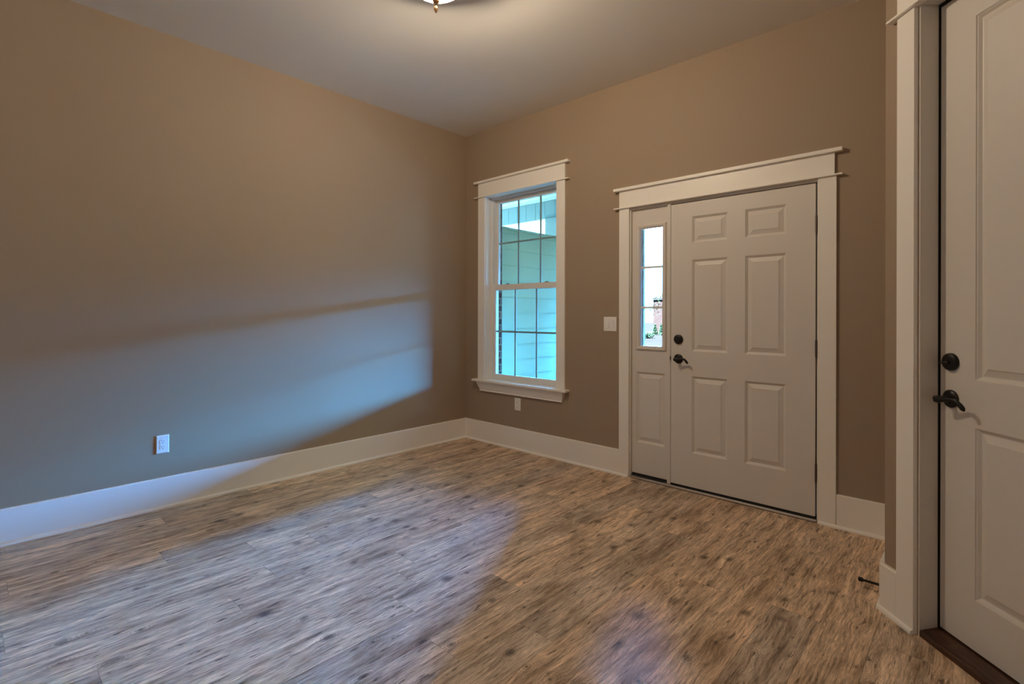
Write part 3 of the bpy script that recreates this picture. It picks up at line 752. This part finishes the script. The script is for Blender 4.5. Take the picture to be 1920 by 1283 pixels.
# ------------------------------------------------------------------ porch and outdoors
bm = NB()
for x0, x1, z0, z1 in ((-1.2, 0.247, -0.3, 3.3), (0.247, 1.167, -0.3, 0.560), (0.247, 1.167, 2.42, 3.3), (1.167, 1.84, -0.3, 3.3), (1.84, 3.17, 2.10, 3.3), (3.17, 6.0, -0.3, 3.3)):
    box(bm, x0, x1, 0.175, 0.27, z0, z1)
bmesh.ops.remove_doubles(bm, verts=bm.verts[:], dist=1e-5)
struct('wall_exterior', bm, BRICK)
PSX = -0.05
bm = NB(); k = 0; zz = -0.16
box(bm, PSX - 0.12, PSX - 0.014, 0.275, 2.05, -0.15, 2.20)
while zz < 2.19:
    z1_ = min(zz + 0.178, 2.20)
    prism(bm, [(PSX - 0.013, zz), (PSX, zz), (PSX - 0.008, z1_), (PSX - 0.013, z1_)], 'y', 0.275, 2.05)
    zz += 0.178
box(bm, PSX - 0.14, PSX + 0.012, 0.275, 2.07, 2.201, 2.222)
struct('wall_porch', bm, SIDING)
bm = NB(); box(bm, 3.42, 3.60, 0.275, 4.3, -0.3, 3.3); struct('wall_light_block', bm, BRICK)  # unseen wall added to block slanting daylight from the room corner
bm = NB(); box(bm, -3.0, 6.0, 0.28, 2.30, 2.811, 2.87)
for i in range(14): box(bm, -3.0, 6.0, 0.30 + i * 0.13, 0.302 + i * 0.13, 2.808, 2.811)
struct('ceiling_porch', bm, PORCH)
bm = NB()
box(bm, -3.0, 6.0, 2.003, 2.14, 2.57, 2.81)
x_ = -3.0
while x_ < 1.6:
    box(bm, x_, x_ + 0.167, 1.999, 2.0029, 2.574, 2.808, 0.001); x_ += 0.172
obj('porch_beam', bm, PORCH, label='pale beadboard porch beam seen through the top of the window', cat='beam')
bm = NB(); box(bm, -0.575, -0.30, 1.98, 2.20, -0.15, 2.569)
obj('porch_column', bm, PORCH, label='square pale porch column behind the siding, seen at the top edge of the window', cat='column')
bm = NB(); box(bm, 0.30, 0.79, 2.02, 2.26, -0.15, 2.5695)  # unseen post, added to shade the siding from the sky glow
obj('glow_block_post', bm, PORCH, label='unseen wide post added to keep the sky glow off the siding', cat='post')
bm = NB(); box(bm, 2.05, 2.60, 2.0, 2.30, -0.15, 2.5695)  # unseen pier, added so its edge bounds the light on the left wall
obj('glow_block_pier', bm, BRICK, label='unseen brick pier added to cut off sideways daylight through the window', cat='pier')
bm = NB(); box(bm, -0.4, 9.0, 5.9, 6.05, 2.86, 5.2); box(bm, -0.4, 9.0, 6.05, 9.0, 2.92, 3.05); box(bm, 8.8, 9.0, 5.9, 9.0, -0.3, 2.86)  # unseen overhang, added to cut the glow entering the upper sash
obj('sky_blocker', bm, PORCH, label='unseen overhang added beyond the porch to cut the sky glow', cat='sky_blocker')
bm = NB(); box(bm, -3.0, 6.0, 0.28, 2.6, -0.16, -0.02); obj('porch_slab', bm, CONCRETE, kind='structure')
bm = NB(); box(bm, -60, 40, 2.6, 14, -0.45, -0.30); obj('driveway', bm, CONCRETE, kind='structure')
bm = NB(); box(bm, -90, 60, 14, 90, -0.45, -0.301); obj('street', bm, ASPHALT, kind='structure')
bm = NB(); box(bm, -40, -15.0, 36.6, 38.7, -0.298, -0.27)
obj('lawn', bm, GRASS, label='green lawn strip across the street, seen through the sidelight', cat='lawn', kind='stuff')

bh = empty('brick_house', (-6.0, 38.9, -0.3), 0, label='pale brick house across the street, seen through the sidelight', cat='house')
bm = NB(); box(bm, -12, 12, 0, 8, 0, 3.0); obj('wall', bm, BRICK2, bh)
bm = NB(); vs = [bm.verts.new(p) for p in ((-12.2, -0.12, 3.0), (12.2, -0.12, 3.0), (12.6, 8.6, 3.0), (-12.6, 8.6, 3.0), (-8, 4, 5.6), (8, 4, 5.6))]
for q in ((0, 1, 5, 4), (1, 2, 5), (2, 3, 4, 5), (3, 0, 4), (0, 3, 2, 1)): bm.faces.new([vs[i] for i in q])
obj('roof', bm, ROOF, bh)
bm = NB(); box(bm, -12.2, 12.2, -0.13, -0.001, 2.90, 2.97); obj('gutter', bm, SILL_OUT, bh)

def blob_leaves(bm, c, r, n, s=0.12, sq=1.0):
    for _ in range(n):
        v = Vector((random.gauss(0, 1), random.gauss(0, 1), random.gauss(0, 1))).normalized() * r * random.random() ** 0.4
        p = Vector(c) + Vector((v.x, v.y, v.z * sq))
        a = Vector((random.uniform(-1, 1), random.uniform(-1, 1), random.uniform(-1, 1))).normalized(); b = a.orthogonal().normalized()
        s1_ = s * random.uniform(.6, 1.3)
        bm.faces.new([bm.verts.new(p + a * s1_), bm.verts.new(p + b * s1_ * .45), bm.verts.new(p - a * s1_), bm.verts.new(p - b * s1_ * .45)])
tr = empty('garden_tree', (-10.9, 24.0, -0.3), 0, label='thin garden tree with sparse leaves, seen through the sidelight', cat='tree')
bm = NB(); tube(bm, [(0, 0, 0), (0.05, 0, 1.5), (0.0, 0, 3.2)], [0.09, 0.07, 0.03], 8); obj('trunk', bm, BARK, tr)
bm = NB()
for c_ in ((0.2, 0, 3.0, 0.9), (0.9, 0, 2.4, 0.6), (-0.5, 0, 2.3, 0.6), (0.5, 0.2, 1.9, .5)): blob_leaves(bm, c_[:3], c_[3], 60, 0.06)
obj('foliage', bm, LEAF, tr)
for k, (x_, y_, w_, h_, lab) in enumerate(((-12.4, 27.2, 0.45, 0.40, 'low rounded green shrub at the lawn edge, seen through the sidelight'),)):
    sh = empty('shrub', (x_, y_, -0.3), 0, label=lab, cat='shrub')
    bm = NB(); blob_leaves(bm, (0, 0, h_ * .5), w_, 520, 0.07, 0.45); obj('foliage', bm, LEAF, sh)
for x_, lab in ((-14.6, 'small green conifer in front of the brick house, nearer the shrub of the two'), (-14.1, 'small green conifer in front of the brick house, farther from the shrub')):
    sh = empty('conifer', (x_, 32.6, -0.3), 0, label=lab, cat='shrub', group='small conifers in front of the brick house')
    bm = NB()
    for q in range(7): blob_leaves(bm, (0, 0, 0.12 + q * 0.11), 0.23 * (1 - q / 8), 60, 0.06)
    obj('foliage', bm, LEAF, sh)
